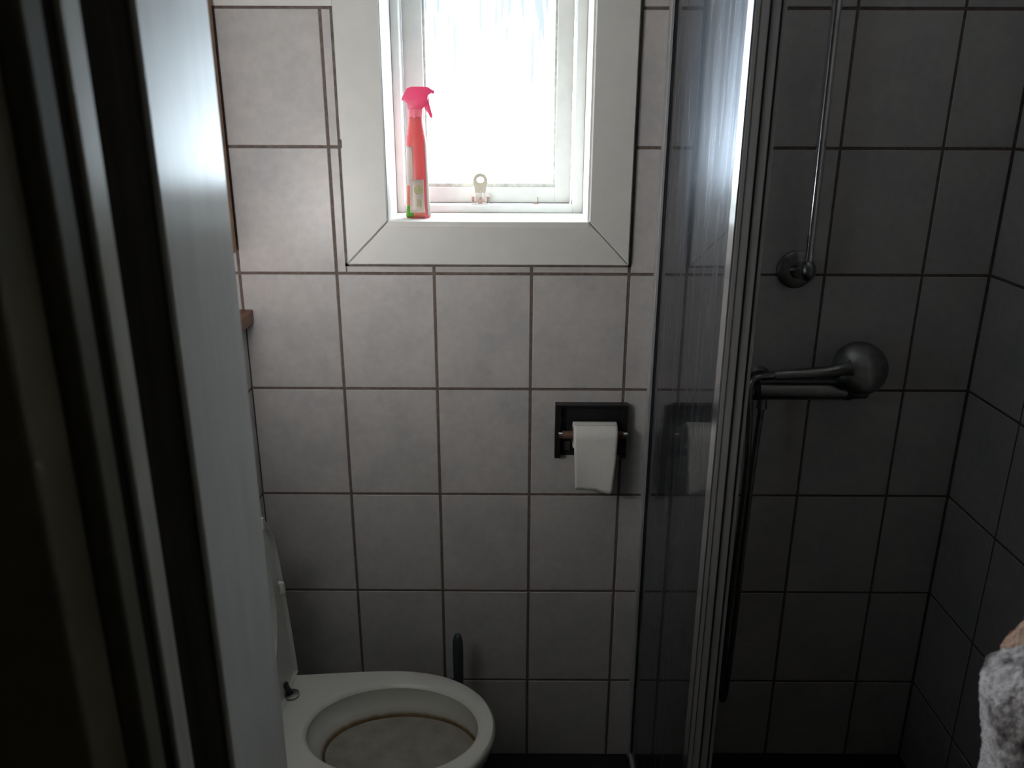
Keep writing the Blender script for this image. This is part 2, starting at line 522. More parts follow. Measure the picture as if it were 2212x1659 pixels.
def lining(name, mat, y0, y1, rec=0.0, top=2.05, bev=.002):
    prism(name, mat, dfr, [(XJ - .06, y0), (jx(y0) - rec, y0), (jx(y1) - rec, y1), (XJ - .06, y1)], 0, top, bev)
lining('lining_board', M['jamb'], YD, Ya, 0, 2.05, .003)
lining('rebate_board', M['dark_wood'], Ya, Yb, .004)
lining('stop_strip', M['rebate'], Yb, Yc, 0)
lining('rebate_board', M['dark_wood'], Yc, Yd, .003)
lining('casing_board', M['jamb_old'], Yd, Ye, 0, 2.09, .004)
prism('lining_board', M['jamb'], dfr, [(XJ2, YD), (XJ2 + .03, YD), (XJ2 + .03, YH), (XJ2, YH)], 0, 2.05, .003)
abox('head_board', M['jamb'], dfr, XJ - .05, XJ2 + .03, YH, YD, 2.05, 2.08)
# open door leaf, swung out into the hall
dl = thing('door_1', 'dark door leaf standing open at the far left edge', None, (jx(Ye) - .02, Ye - .005, 0), kind='structure')
prism('door_leaf', M['door'], dl, [(-.62, Ye - .003), (jx(Ye) - .012, Ye - .003), (jx(Ye) - .012, Ye - .043), (-.62, Ye - .043)], .01, 2.04, .003)

# fill lamp added out of view, left of the opening, to brighten the tiles
LX, LY, LZ = -.17, YD + .105, 1.24
lamp = thing('added_fill_lamp', 'added fill lamp, milky globe in a cup, out of view left of the doorway', 'lamp', (LX, YD, LZ))
def sweep(cx, cy, cz, prof_, axis, n=32):
    out = []
    for d_, r in prof_:
        ring_ = []
        for k in range(n):
            c, s_ = r * math.cos(2 * PI * k / n), r * math.sin(2 * PI * k / n)
            ring_.append(Vector((cx + c, cy + d_, cz + s_)) if axis == 'y' else Vector((cx + c, cy + s_, cz + d_)))
        out.append(ring_)
    return out
bm = bmesh.new()
loft(bm, sweep(LX, YD, LZ, [(.0008, .045), (.010, .045), (.016, .038), (.024, .020), (.036, .014)], 'y'), True, True, True)
finish('base', bm, M['chrome'], lamp, smooth=True)
m, nt, b, o = new_mat('fill_globe_glow')
b.inputs['Base Color'].default_value = (.8, .8, .8, 1)
b.inputs['Emission Color'].default_value = (.985, .97, .965, 1)
b.inputs['Emission Strength'].default_value = FILL_GLOW
bm = bmesh.new()
bmesh.ops.create_uvsphere(bm, u_segments=36, v_segments=20, radius=.070, matrix=Matrix.Translation((LX, LY, LZ)))
finish('globe', bm, m, lamp, smooth='all')
bm = bmesh.new()
loft(bm, sweep(LX, LY, LZ, [(-.018, .086), (-.050, .084), (-.078, .060), (-.086, .020), (-.088, .020), (-.080, .062), (-.052, .086), (-.018, .088), (-.018, .086)], 'z'), True)
finish('cup', bm, M['paint_white'], lamp, smooth=True)  # added to cut off the fill globe's downward light
atube('arm', M['chrome'], lamp, [(LX, YD + .035, LZ), (LX, YD + .05, LZ - .05), (LX, LY, LZ - .085)], .008, 12)

# ------------------------------------------------------------------ window
trim = thing('trim_2', 'flat pale painted casing with mitred corners around the window', None, ((wx0 + wx1) / 2, 0, TZ0), kind='structure')
ox0, ox1, oz0, oz1 = 0.0255, 0.5965, 1.2465, 2.05
ix0, ix1, iz0, iz1 = 0.1105, 0.5135, 1.3325, 1.965
g = 0.0006
def casing(pts):
    bm = bmesh.new()
    c = Vector((sum(p[0] for p in pts) / 4, 0, sum(p[1] for p in pts) / 4))
    def rg(y, ins):
        out = []
        n = len(pts)
        for k in range(n):
            p = Vector((pts[k][0], pts[k][1])); pr = Vector(pts[k - 1]); nx = Vector(pts[(k + 1) % n])
            d1 = (p - pr).normalized(); d2 = (nx - p).normalized()
            n1 = Vector((-d1.y, d1.x)); n2 = Vector((-d2.y, d2.x))
            bis = (n1 + n2) / (1 + n1.dot(n2))
            q = p + bis * ins
            out.append(Vector((q.x, y, q.y)))
        return out
    loft(bm, [rg(.004, 0), rg(-.0095, 0), rg(-.012, .0022)], True, True, True)
    return finish('casing_board', bm, M['paint_white'], trim)
casing([(ox0, oz0), (ox1, oz0), (ix1 - g, iz0), (ix0 + g, iz0)])
casing([(ox1, oz0 + g * 2), (ox1, oz1), (ix1, iz1), (ix1, iz0 + g * 2)])
casing([(ix0, iz0 + g * 2), (ix0, iz1), (ox0, oz1), (ox0, oz0 + g * 2)])
casing([(ix0 + g, iz1), (ix1 - g, iz1), (ox1, oz1 + g), (ox0, oz1 + g)])
# dark caulk line around the casing
bm = bmesh.new()
for a in ((TX0 - .001, ox0 + .001, TZ0, oz1), (ox1 - .001, TX1 + .0005, TZ0, oz1), (TX0, TX1, TZ0 - .0008, oz0 + .001)):
    box(bm, a[0], a[1], -.0012, .003, a[2], a[3])
box(bm, TX0 + .002, ox0 + .003, -.0135, .0, 1.474, 1.49)
finish('caulk_line', bm, M['caulk'], trim)

win = thing('window_1', 'narrow white casement window with a steamed-up pane', None, ((wx0 + wx1) / 2, .128, wz0), kind='structure')
YF, YS = 0.128, 0.163       # faces of fixed frame and sash
# reveal lining
abox('reveal_board', M['paint_frame'], win, wx0 - .012, wx0, -.006, .26, wz0, wz1)
abox('reveal_board', M['paint_frame'], win, wx1, wx1 + .012, -.006, .26, wz0, wz1)
abox('reveal_board', M['paint_frame'], win, wx0 - .012, wx1 + .012, -.006, .26, wz1, wz1 + .012)
abox('sill_board', M['paint_frame'], win, ix0 + .0003, ix1 - .0003, -.0125, .26, wz0 - .012, wz0, .0010)
bm = bmesh.new()
fi0, fi1, fzb = 0.1290, 0.4885, 1.3505
box(bm, wx0, fi0, YF, .23, wz0, wz1, .0015); box(bm, fi1, wx1, YF, .23, wz0, wz1, .0015)
box(bm, fi0, fi1, YF, .23, wz0, fzb, .0015); box(bm, fi0, fi1, YF, .23, wz1 - .018, wz1, .0015)
finish('frame', bm, M['paint_frame'], win)
sash = None
bm = bmesh.new()
s0, s1, sz0, sz1 = fi0 + .0025, fi1 - .003, fzb + .0015, wz1 - .02
gx0, gx1, gz0, gz1 = 0.1725, 0.4515, 1.3885, wz1 - .062
box(bm, s0, gx0, YS, YS + .042, sz0, sz1, .0012); box(bm, gx1, s1, YS, YS + .042, sz0, sz1, .0012)
box(bm, gx0 - .0005, gx1 + .0005, YS + .0004, YS + .042, sz0, gz0 - .004, .0012); box(bm, gx0 - .0005, gx1 + .0005, YS + .0004, YS + .042, gz1, sz1, .0012)
sash = finish('sash', bm, M['paint_frame'], win)
bm = bmesh.new()        # putty bead
bw = .005
box(bm, gx0 - .001, gx0 + bw, YS + .008, YS + .022, gz0 - .005, gz1, .001); box(bm, gx1 - bw, gx1 + .001, YS + .008, YS + .022, gz0 - .005, gz1, .001)
box(bm, gx0, gx1, YS + .004, YS + .022, gz0 - .005, gz0 + .004, .001)
finish('glazing_bead', bm, simple('aged_putty', (.62, .62, .56, 1), .7, nscale=80, var=.25), sash)
pn = abox('pane', M['pane'], sash, gx0 + .001, gx1 - .001, YS + .022, YS + .026, gz0, gz1 + .002)
m, nt, b, o = new_mat('clear_outer_glass')
nt.nodes.remove(b)
tr = nt.nodes.new('ShaderNodeBsdfTransparent'); tr.inputs[0].default_value = (0.95, 0.97, 0.97, 1)
nt.links.new(tr.outputs[0], o.inputs[0])
pn.data.materials.append(m)
for p in pn.data.polygons:
    if p.normal.y > -.5: p.material_index = 1

# window catch with an ivory pull ring
ct = thing('window_catch', 'small ivory ring catch with rusty base on the window frame', 'catch', (.2905, .146, fzb))
abox('base_plate', M['zinc'], ct, .2725, .3085, .132, .160, fzb, fzb + .002, .0006)
tube_pts = []
for s in (-1, 1):
    atube('bracket', M['zinc'], ct, [(.2905 + s * .0115, .143, fzb + .001), (.2905 + s * .0112, .142, fzb + .016), (.2905 + s * .0085, .142, fzb + .024), (.2905 + s * .005, .143, fzb + .028)], .0018, 8)
    atube('pivot_knob', M['rusty'], ct, [(.2905 + s * .0125, .150, fzb + .011), (.2905 + s * .019, .150, fzb + .011)], [.008, .006], 14)
atube('spring', M['rusty'], ct, [(.2905, .139, fzb + .002), (.2905, .138, fzb + .010), (.2905, .141, fzb + .014)], [.005, .0055, .003], 12)
atube('latch_tongue', M['zinc'], ct, [(.2905, .145, fzb + .008), (.2905, .144, fzb + .030)], .0065, 4, (1, .45))
bm = bmesh.new()
n = 36
def rr(a, b_, y, cz, p=1.0): return [Vector((.2905 + a * math.cos(2 * PI * k / n), y, cz + b_ * math.sin(2 * PI * k / n))) for k in range(n)]
zc = fzb + .0485
outer = rr(.0155, .0165, 0, zc); inner = rr(.0080, .0062, 0, zc + .0028)
for k in range(n):                        # neck: pull the lower outline down into a stem
    if outer[k].z < zc - .010:
        outer[k].z = zc - .024 if abs(outer[k].x - .2905) < .0122 else outer[k].z
        outer[k].x = .2905 + (outer[k].x - .2905) * .92
def lay(L, y): return [Vector((p.x, y, p.z)) for p in L]
loft(bm, [lay(inner, .139), lay(outer, .139), lay(outer, .145), lay(inner, .145), lay(inner, .139)])
finish('pull_ring', bm, M['ivory'], ct, smooth=True)
nl = thing('nail', 'bent nail standing on the window frame ledge right of catch', 'nail', (.4143, .145, fzb))
atube('shank', M['rusty'], nl, [(.4143, .145, fzb), (.4141, .145, fzb + .015)], .0010, 8)
atube('foot', M['rusty'], nl, [(.4050, .1445, fzb + .0008), (.4150, .1455, fzb + .0008)], .0009, 8)

# ------------------------------------------------------------------ spray bottle on the sill
BX, BY, BZ = 0.1665, 0.050, wz0
sb = thing('spray_bottle', 'coral red spray bottle with pink trigger head on the window sill', 'bottle', (BX, BY, BZ))
def ell(a, b_, z, cx=BX, cy=BY, n=32, e=2.0):
    o = []
    for k in range(n):
        t = 2 * PI * k / n
        c, s = math.cos(t), math.sin(t)
        o.append(Vector((cx + a * math.copysign(abs(c) ** (2 / e), c), cy + b_ * math.copysign(abs(s) ** (2 / e), s), BZ + z)))
    return o
prof = [(.0, .0235, .0165), (.004, .0252, .018), (.012, .0240, .0175), (.03, .0222, .0165), (.07, .0216, .016), (.11, .0212, .016), (.145, .0205, .016), (.160, .0193, .0155), (.166, .0172, .0148), (.170, .0176, .0148), (.176, .0160, .0140), (.188, .0145, .0135), (.198, .0140, .0135)]
def brad(z):
    for (z0, a0, b0), (z1, a1, b1) in zip(prof, prof[1:]):
        if z0 <= z <= z1:
            t = (z - z0) / (z1 - z0); return a0 + (a1 - a0) * t, b0 + (b1 - b0) * t
bm = bmesh.new()
loft(bm, [ell(a, b_, z, e=2.5) for z, a, b_ in prof], True, True, True)
body = finish('body', bm, M['red'], sb, smooth=True)
def wrap(name, mat, z0, z1, t0, t1, off, parent=body, nz=8, nt=14):
    bm = bmesh.new()
    rings = []
    for i in range(nz + 1):
        z = z0 + (z1 - z0) * i / nz
        a, b_ = brad(z)
        row = []
        for k in range(nt + 1):
            t = t0 + (t1 - t0) * k / nt
            c, s = math.cos(t), math.sin(t)
            row.append(Vector((BX + (a + off) * math.copysign(abs(c) ** .8, c), BY + (b_ + off) * math.copysign(abs(s) ** .8, s), BZ + z)))
        rings.append(row)
    loft(bm, rings, False)
    ob = finish(name, bm, mat, parent, smooth='all')
    so = ob.modifiers.new('t', 'SOLIDIFY'); so.thickness = .0003; so.offset = 1
    return ob
D = PI / 180
wrap('print_panel', M['orange'], .002, .062, 181 * D, 300 * D, .0002)
wrap('print_panel', M['green'], .002, .026, 181 * D, 255 * D, .0006)
wrap('label', M['label'], 0.066, .142, 181 * D, 257 * D, .0003)
lb = wrap('label', M['label'], .012, .078, 236 * D, 303 * D, .0010)
wrap('clear_edge', M['clear_edge'], .006, .150, 322 * D, 359 * D, .0006)
bm = bmesh.new()
ec = Vector((BX + .0025, BY - .0188, BZ + .057))
for k0 in range(2):
    rad, w = (.0085, .0022) if k0 == 0 else (.0045, .0030)
    a = [ec + Vector((rad * math.cos(2 * PI * k / 24), 0, rad * math.sin(2 * PI * k / 24))) for k in range(24)]
    b2 = [ec + Vector(((rad - w) * math.cos(2 * PI * k / 24), -.0001, (rad - w) * math.sin(2 * PI * k / 24))) for k in range(24)]
    loft(bm, [a, b2])
for k in range(4):
    x = ec.x - .002 + k * .0022
    box(bm, x, x + .0010, ec.y + .0005, ec.y + .0009, BZ + .022 + (k % 2) * .002, BZ + .040 - (k % 3) * .002)
finish('emblem', bm, M['emblem'], lb)
# collar and trigger head (side view along X)
bm = bmesh.new()
loft(bm, [ell(.0142, .0136, .196), ell(.0146, .014, .199), ell(.0150, .0145, .2110), ell(.0146, .0140, .213)], True, True, True)
finish('collar', bm, thin_plastic('pale_pink_plastic', srgb(250, 170, 185), .5), sb, smooth=True)
def slab(name, mat, poly, hy, parent, bev=.002):
    bm = bmesh.new()
    a = [bm.verts.new((BX + x, BY - hy, BZ + z)) for x, z in poly]; b2 = [bm.verts.new((BX + x, BY + hy, BZ + z)) for x, z in poly]
    n = len(poly)
    for k in range(n): bm.faces.new((a[k], a[(k + 1) % n], b2[(k + 1) % n], b2[k]))
    bm.faces.new(a); bm.faces.new(b2)
    bmesh.ops.recalc_face_normals(bm, faces=bm.faces)
    if bev: bmesh.ops.bevel(bm, geom=list(bm.edges), offset=bev, segments=2, affect='EDGES', profile=.6)
    return finish(name, bm, mat, parent, smooth=True)
hd = slab('trigger_head', M['pink'], [(-.0265, .2300), (-.0150, .2510), (-.006, .2545), (.026, .2545), (.0360, .2480), (.0350, .2430), (.0270, .2385), (.0245, .2250), (.0150, .2120), (-.0135, .2120), (-.0150, .2230), (-.0185, .2265)], .0105, sb)
slab('trigger', M['pink'], [(.0195, .2260), (.0265, .2380), (.0290, .2200), (.0345, .1990), (.0330, .1955), (.0295, .1965), (.0235, .2080), (.0185, .2160)], .0055, sb, .0012)
slab('nozzle', M['pink'], [(.0330, .2490), (.0385, .2475), (.0385, .2420), (.0330, .2405)], .006, hd, .001)

# ------------------------------------------------------------------ shelf and cabinet on the left
sh = abox('shelf', M['wood'], None, XL + .001, -.180, YD + .002, -.001, 1.1215, 1.150, .002)
tag(sh, 'brown stained wooden shelf end capping the low tiled wall', 'shelf')
cb = thing('wall_cabinet', 'brown wooden cabinet edge just showing beside the white door frame', 'cabinet', (-.31, -.30, 1.272))
abox('side_post', M['cab_wood'], cb, -.213, -.194, -.043, -.018, 1.272, 2.0, .002)
abox('carcass', M['cab_wood'], cb, XL + .001, -.214, -.62, -.018, 1.272, 2.0, .002)
abox('door', M['paint_white'], cb, -.213, -.196, -.618, -.045, 1.275, 1.997, .002)  # unseen front, made white to bounce light onto the back wall

# ------------------------------------------------------------------ toilet
TY = -0.37
toi = thing('toilet', 'white wall-hung toilet bowl with raised seat and stained inside', 'toilet', (0.06, TY, 0.0))
def pan_outline(z, front, hw, back=XB, hwb=None, n=56):
    hwb = hwb or hw * .88
    c = back + (front - back) * .60
    pts = []
    for k in range(n):                       # front half-ellipse, from +y side round to -y side
        t = PI / 2 - PI * k / (n - 1)
        pts.append(Vector((c + (front - c) * math.copysign(abs(math.cos(t)) ** .92, math.cos(t)), TY + hw * math.sin(t), z)))
    m_ = 12
    for k in range(1, m_ + 1):               # near side, back to the wall
        t = k / m_
        s = t * t * (3 - 2 * t)
        pts.append(Vector((c + (back - c) * t, TY - (hw + (hwb - hw) * s), z)))
    for k in range(1, 16):
        pts.append(Vector((back, TY - hwb + 2 * hwb * k / 16, z)))
    for k in range(m_, 0, -1):
        t = k / m_
        s = t * t * (3 - 2 * t)
        pts.append(Vector((c + (back - c) * t, TY + (hw + (hwb - hw) * s), z)))
    return pts
NP = len(pan_outline(0, .3, .17))
def opening(z, a, b_, cx, out):
    # ellipse ring with one point for every outline point, at the same bearing
    r = []
    for p in out:
        t = math.atan2((p.y - TY) / b_, (p.x - cx) / a)
        r.append(Vector((cx + a * math.cos(t), TY + b_ * math.sin(t), z)))
    return r
top = pan_outline(.41, .331, .169)
rings = [pan_outline(.085, -.02, .085), pan_outline(.10, .02, .10), pan_outline(.16, .12, .125), pan_outline(.24, .225, .148), pan_outline(.32, .296, .162),
         pan_outline(.375, .325, .168), pan_outline(.398, .332, .170), pan_outline(.406, .3305, .1685), pan_outline(.41, .326, .164)]
rim0 = rings[-1]
rings += [opening(.41, .176, .130, .131, rim0), opening(.408, .170, .124, .131, rim0), opening(.402, .166, .120, .131, rim0)]
bm = bmesh.new()
loft(bm, rings, True, True, False)
finish('pan', bm, M['porcelain'], toi, smooth=True)
bm = bmesh.new()
loft(bm, [opening(.402, .166, .120, .131, rim0), opening(.392, .167, .121, .131, rim0), opening(.375, .163, .116, .133, rim0), opening(.362, .158, .109, .139, rim0), opening(.350, .152, .101, .145, rim0),
          opening(.345, .146, .096, .145, rim0), opening(.33, .11, .08, .145, rim0), opening(.315, .05, .04, .145, rim0)], True, False, True)
finish('bowl', bm, M['bowl'], toi, smooth=True)
bm = bmesh.new()
loft(bm, [opening(.3475, .1485, .0985, .145, rim0)], True, True)
wv = [v for v in bm.verts]
finish('water', bm, M['water'], toi)
# seat and lid, built lying closed about the hinge line, then swung up
HX, HZ, ANG = -0.094, 0.424, math.radians(94.5)
def swing(p, lift=0.0):
    x, z = p.x, p.z + lift
    return Vector((HX + x * math.cos(ANG) - z * math.sin(ANG), p.y, HZ + x * math.sin(ANG) + z * math.cos(ANG)))
def seat_out(z, ins=0.0, n=44, L=.428, hw=.178):
    pts = []
    c = L * .58
    for k in range(n):
        t = PI / 2 - PI * k / (n - 1)
        pts.append(Vector((c + (L - ins - c) * math.cos(t), TY + (hw - ins) * math.sin(t), z)))
    for k in range(1, 9):
        t = k / 8
        pts.append(Vector((c + (ins - .018 - c) * t, TY - (hw - ins - .012 * t * t), z)))
    for k in range(1, 14):
        pts.append(Vector((ins - .018, TY - (hw - ins - .012) + 2 * (hw - ins - .012) * k / 14, z)))
    for k in range(8, 0, -1):
        t = k / 8
        pts.append(Vector((c + (ins - .018 - c) * t, TY + (hw - ins - .012 * t * t), z)))
    return pts
so_ = seat_out(0)
def seat_in(z, a=.150, b_=.108, cx=.232):
    r = []
    for p in so_:
        t = math.atan2((p.y - TY) / b_, (p.x - cx) / a)
        r.append(Vector((cx + a * math.cos(t), TY + b_ * math.sin(t), z)))
    return r
def sw(L): return [swing(p) for p in L]
bm = bmesh.new()
loft(bm, [sw(x) for x in (seat_in(.000, .156, .114), seat_in(.004, .160, .118), seat_out(.006, .010), seat_out(.000, .005), seat_out(.001, .001), seat_out(.012, .000), seat_out(.018, .006), seat_in(.020, .166, .124), seat_in(.016, .156, .114), seat_in(.004, .152, .110), seat_in(.000, .156, .114))])
seat = finish('seat', bm, M['seat'], toi, smooth=True)
for x, s in ((.20, 1), (.20, -1), (.37, 1), (.37, -1)):
    yy = TY + s * (.149 if x < .3 else .105)
    bm = bmesh.new()
    tube(bm, [swing(Vector((x - .012, yy - .0, .001))), swing(Vector((x - .010, yy, -.005))), swing(Vector((x + .010, yy, -.005))), swing(Vector((x + .012, yy, .001)))], [.004, .0055, .0055, .004], 10)
    finish('bumper', bm, M['seat'], seat, smooth=True)
bm = bmesh.new()
loft(bm, [sw(x) for x in (seat_out(.024, .012), seat_out(.022, .004), seat_out(.024, .000), seat_out(.034, .001), seat_out(.040, .012), seat_out(.043, .05))], True, True, True)
finish('lid', bm, M['seat'], toi, smooth=True)
for s in (-1, 1):
    hg = atube('hinge', M['chrome_dull'], toi, [(HX + .006, TY + s * .086, .4095), (HX + .006, TY + s * .086, .414), (HX + .006, TY + s * .086, .416)], [.0165, .0165, .012], 20)
    atube('hinge_pin', M['dark_plastic'], hg, [(HX + .006, TY + s * .086, .414), (HX - .001, TY + s * .086, .428), (HX - .004, TY + s * .086, .440)], .0055, 12)

# toilet brush behind the bowl
br = thing('toilet_brush', 'dark toilet brush handle standing behind the toilet bowl', 'brush', (.238, -.075, 0))
bm = bmesh.new()
def circ(x, y, z, r, n=20): return [Vector((x + r * math.cos(2 * PI * k / n), y + r * math.sin(2 * PI * k / n), z)) for k in range(n)]
loft(bm, [circ(.238, -.075, z, r) for z, r in ((0, .045), (.004, .048), (.10, .046), (.14, .043), (.142, .040), (.142, .013))], True, True, False)
finish('holder', bm, M['dark_plastic'], br, smooth=True)
bm = bmesh.new()
loft(bm, [circ(.238, -.075, z, r, 16) for z, r in ((.12, .009), (.28, .0115), (.36, .0125), (.39, .0118), (.402, .0095), (.409, .006), (.4115, .002))], True, True, True)
finish('handle', bm, simple('grey_brush_handle', (.10, .12, .13, 1), .22, .4, nscale=40, var=.1), br, smooth=True)

# ------------------------------------------------------------------ toilet paper holder and roll
ph = thing('toilet_paper_holder', 'black recessed-look toilet roll holder with chrome ends on tiles', 'holder', (.531, -.001, .823))
hx0, hx1, hz0, hz1 = .4535, .6090, .8235, .9475
bm = bmesh.new()
box(bm, hx0 + .001, hx1 - .001, -.003, .0, hz0 + .001, hz1 - .001)
finish('back_plate', bm, M['black'], ph)
bm = bmesh.new()
fw = .012
box(bm, hx0, hx0 + fw, -.020, .0, hz0, hz1, .001)
finish('side_cheek', bm, M['black'], ph)
bm = bmesh.new()
box(bm, hx1 - fw, hx1, -.020, .0, hz0 + .001, hz1, .001)
finish('side_cheek', bm, M['black'], ph)
bm = bmesh.new()
box(bm, hx0 + fw, hx1 - fw, -.020, .0, hz1 - .006, hz1, .001)
finish('top_flange', bm, M['black'], ph)
AX, AZ = -.030, .8835
for x0, x1 in ((hx0 + .007, hx0 + .017), (hx1 - .012, hx1 - .001)):
    atube('chrome_end', M['chrome'], ph, [(x0, AX, AZ), (x1, AX, AZ)], .0075, 16)
    atube('arm', M['black'], ph, [((x0 + x1) / 2, 0, AZ), ((x0 + x1) / 2, AX, AZ)], .0055, 12)
atube('spindle', M['core'], ph, [(hx0 + .015, AX, AZ), (hx1 - .010, AX, AZ)], .0085, 16)
abox('latch_tab', simple('grey_tab', (.10, .10, .10, 1), .3, .5, nscale=50, var=.1), ph, hx0 + .018, hx0 + .035, -.006, -.002, hz0 + .012, hz0 + .034, .002)
rl = thing('toilet_roll', 'white toilet roll with a long loose sheet in the black holder', 'toilet roll', (.5375, AX, AZ - .04))
rx0, rx1, RR = .4915, .5845, .0395
bm = bmesh.new()
def ring_yz(x, r, n=40): return [Vector((x, AX + r * math.cos(2 * PI * k / n), AZ - .0 + r * math.sin(2 * PI * k / n))) for k in range(n)]
RR = .0285
loft(bm, [ring_yz(rx0, .019), ring_yz(rx0, RR - .001), ring_yz(rx0 + .001, RR), ring_yz(rx1 - .001, RR), ring_yz(rx1, RR - .001), ring_yz(rx1, .019), ring_yz(rx0, .019)])
finish('roll', bm, M['paper'], rl, smooth=True)
bm = bmesh.new()
loft(bm, [ring_yz(rx0 - .0005, .0188), ring_yz(rx1 + .0005, .0188), ring_yz(rx1 + .0005, .0178), ring_yz(rx0 - .0005, .0178), ring_yz(rx0 - .0005, .0188)])
finish('cardboard_core', bm, M['core'], rl, smooth=True)
bm = bmesh.new()
rings = []
nx = 14
path = []
for k in range(10):
    t = PI * .62 + (PI - PI * .62) * k / 9
    path.append((AX + (RR + .0006) * math.cos(t), AZ + (RR + .0006) * math.sin(t), 0))
L = .120
for k in range(1, 16):
    s = k / 15
    path.append((AX - RR - .0006 - .004 * math.sin(s * 2.6) + .006 * s, AZ - L * s, s))
for y, z, s in path:
    row = []
    for i in range(nx + 1):
        t = i / nx
        x0_, x1_ = rx0 + .0065 * s, rx1 - .0075 * s ** 1.5
        dz = -.007 * s ** 6 * max(0, (t - .55) / .45) + .0012 * s ** 8 * math.sin(t * 14)
        row.append(Vector((x0_ + (x1_ - x0_) * t, y + .004 * s * math.sin(t * 4.2 + .5) - .006 * s * max(0, t - .8), z + dz)))
    rings.append(row)
loft(bm, rings, False)
st = finish('loose_sheet', bm, M['paper'], rl, smooth='all')
so = st.modifiers.new('t', 'SOLIDIFY'); so.thickness = .0005

# ------------------------------------------------------------------ shower screen
ss = thing('shower_screen', 'smoked glass shower screen with grey metal profiles', 'shower screen', (.66, -.30, 0))
ZT = 1.95
PFY = -.590
abox('glass', M['shower_glass'], ss, .6585, .6590, -.575, -.006, .035, ZT - .01)
wp = finish('wall_profile', (lambda b_: (box(b_, .6495, .6560, -.030, -.0005, .02, ZT, .001), box(b_, .6615, .6680, -.030, -.0005, .02, ZT, .001), b_)[2])(bmesh.new()), M['alu'], ss)
abox('seal', M['rubber'], wp, .6565, .6612, -.034, -.0005, .02, ZT)
# corner post: bright edge strip, body, seals, second profile
abox('edge_strip', M['alu_bright'], ss, .6515, .6535, PFY, -.563, .02, ZT, .0004)
post = abox('corner_post', M['alu'], ss, .6535, .6720, PFY, -.565, .02, ZT, .0015)
abox('seal', M['rubber'], post, .6722, .6745, PFY + .006, -.568, .02, ZT)
abox('groove', M['rubber'], post, .6600, .6608, PFY - .0003, PFY + .004, .02, ZT)
abox('door_profile', M['alu'], ss, .6748, .6860, PFY + .002, -.570, .02, ZT, .0015)
abox('seal', M['rubber'], ss, .6862, .6885, PFY + .006, -.572, .02, ZT)
abox('door_edge', M['alu'], ss, .6887, .6940, PFY + .004, -.574, .02, ZT, .001)
abox('bottom_rail', M['alu'], ss, .6535, .6640, -.565, -.03, .012, .036, .001)
abox('top_rail', M['alu'], ss, .6535, .6640, -.565, -.03, ZT - .02, ZT, .001)
tr_ = thing('shower_tray', 'low dark shower tray on the floor behind the screen', 'shower tray', (1.0, -.3, 0))
abox('tray', M['floor'], tr_, .665, XR - .002, -.60, -.002, .001, .012, .004)

# shower rail with bracket
sr = thing('shower_rail', 'vertical chrome shower rail with a round wall bracket', 'shower rail', (.945, -.05, 1.236))
atube('bar', M['chrome'], sr, [(.9435, -.055, 1.252), (.9375, -.055, 1.99)], .0095, 20)
def bracket(z):
    atube('rosette', M['chrome_dull'], sr, [(.937, -.001, z), (.937, -.008, z), (.937, -.015, z)], [.038, .038, .026], 32)
    atube('bracket_arm', M['chrome_dull'], sr, [(.939, -.012, z), (.941, -.045, z + .006), (.9435, -.056, z + .014)], [.017, .0165, .0145], 20)
    bm = bmesh.new()
    bmesh.ops.create_uvsphere(bm, u_segments=20, v_segments=12, radius=.0165, matrix=Matrix.Translation((.9437, -.056, z + .008)) @ Matrix.Diagonal((1, 1, 1.35, 1)))
    finish('bracket_cap', bm, M['chrome_dull'], sr, smooth='all')
bracket(1.238)

# shower mixer and hand shower lying on it
mxr = thing('shower_mixer', 'dark chrome horizontal shower mixer bar on the shower wall', 'mixer', (.96, -.06, .977))
MY, MZ = -.060, .9985
atube('body', M['chrome_dull'], mxr, [(.868, MY, MZ), (.870, MY, MZ), (1.046, MY, MZ), (1.048, MY, MZ)], [.0195, .0212, .0212, .0195], 28)
for x0, x1 in ((.858, .868), (1.048, 1.058)):
    atube('ring', M['rubber'], mxr, [(x0, MY, MZ), (x1, MY, MZ)], .0218, 28)
atube('knob', M['chrome_dull'], mxr, [(1.058, MY, MZ), (1.060, MY, MZ), (1.090, MY, MZ), (1.093, MY, MZ)], [.0185, .0200, .0190, .0165], 24)
atube('knob', M['chrome_dull'], mxr, [(.820, MY, MZ), (.823, MY, MZ), (.856, MY, MZ), (.858, MY, MZ)], [.0165, .0190, .0200, .0185], 24)
for x in (.882, 1.032):
    ar = atube('inlet', M['chrome_dull'], mxr, [(x, MY + .01, MZ), (x, -.001, MZ)], .014, 18)
    atube('rosette', M['chrome_dull'], ar, [(x, -.012, MZ), (x, -.001, MZ)], [.026, .033], 28)
atube('outlet', M['chrome_dull'], mxr, [(.880, MY, MZ - .015), (.880, MY, MZ - .030), (.880, MY, MZ - .040)], [.010, .010, .012], 16)

hs = thing('hand_shower', 'hand shower with round head lying along the top of the mixer', 'hand shower', (.95, MY, MZ + .022))
HYs = MY - .016
atube('handle', M['chrome_dull'], hs, [(.892, HYs, 1.0335), (.894, HYs, 1.0340), (.95, HYs, 1.0375), (1.00, HYs, 1.0415), (1.025, HYs - .002, 1.046), (1.045, HYs - .004, 1.050)], [.0085, .0108, .0116, .0122, .0165, .024], 24)
atube('hose_nut', M['chrome_dull'], hs, [(.866, HYs, 1.0315), (.868, HYs, 1.0316), (.891, HYs, 1.0334)], [.0070, .0082, .0082], 6)
bm = bmesh.new()
hn = Vector((-.10, -.86, .42)).normalized()
uu, vv = frame_from(hn)
hc = Vector((1.066, HYs - .006, 1.054))
def disc(r, d, n=36): return [hc + hn * d + (uu * math.cos(2 * PI * k / n) + vv * math.sin(2 * PI * k / n)) * r for k in range(n)]
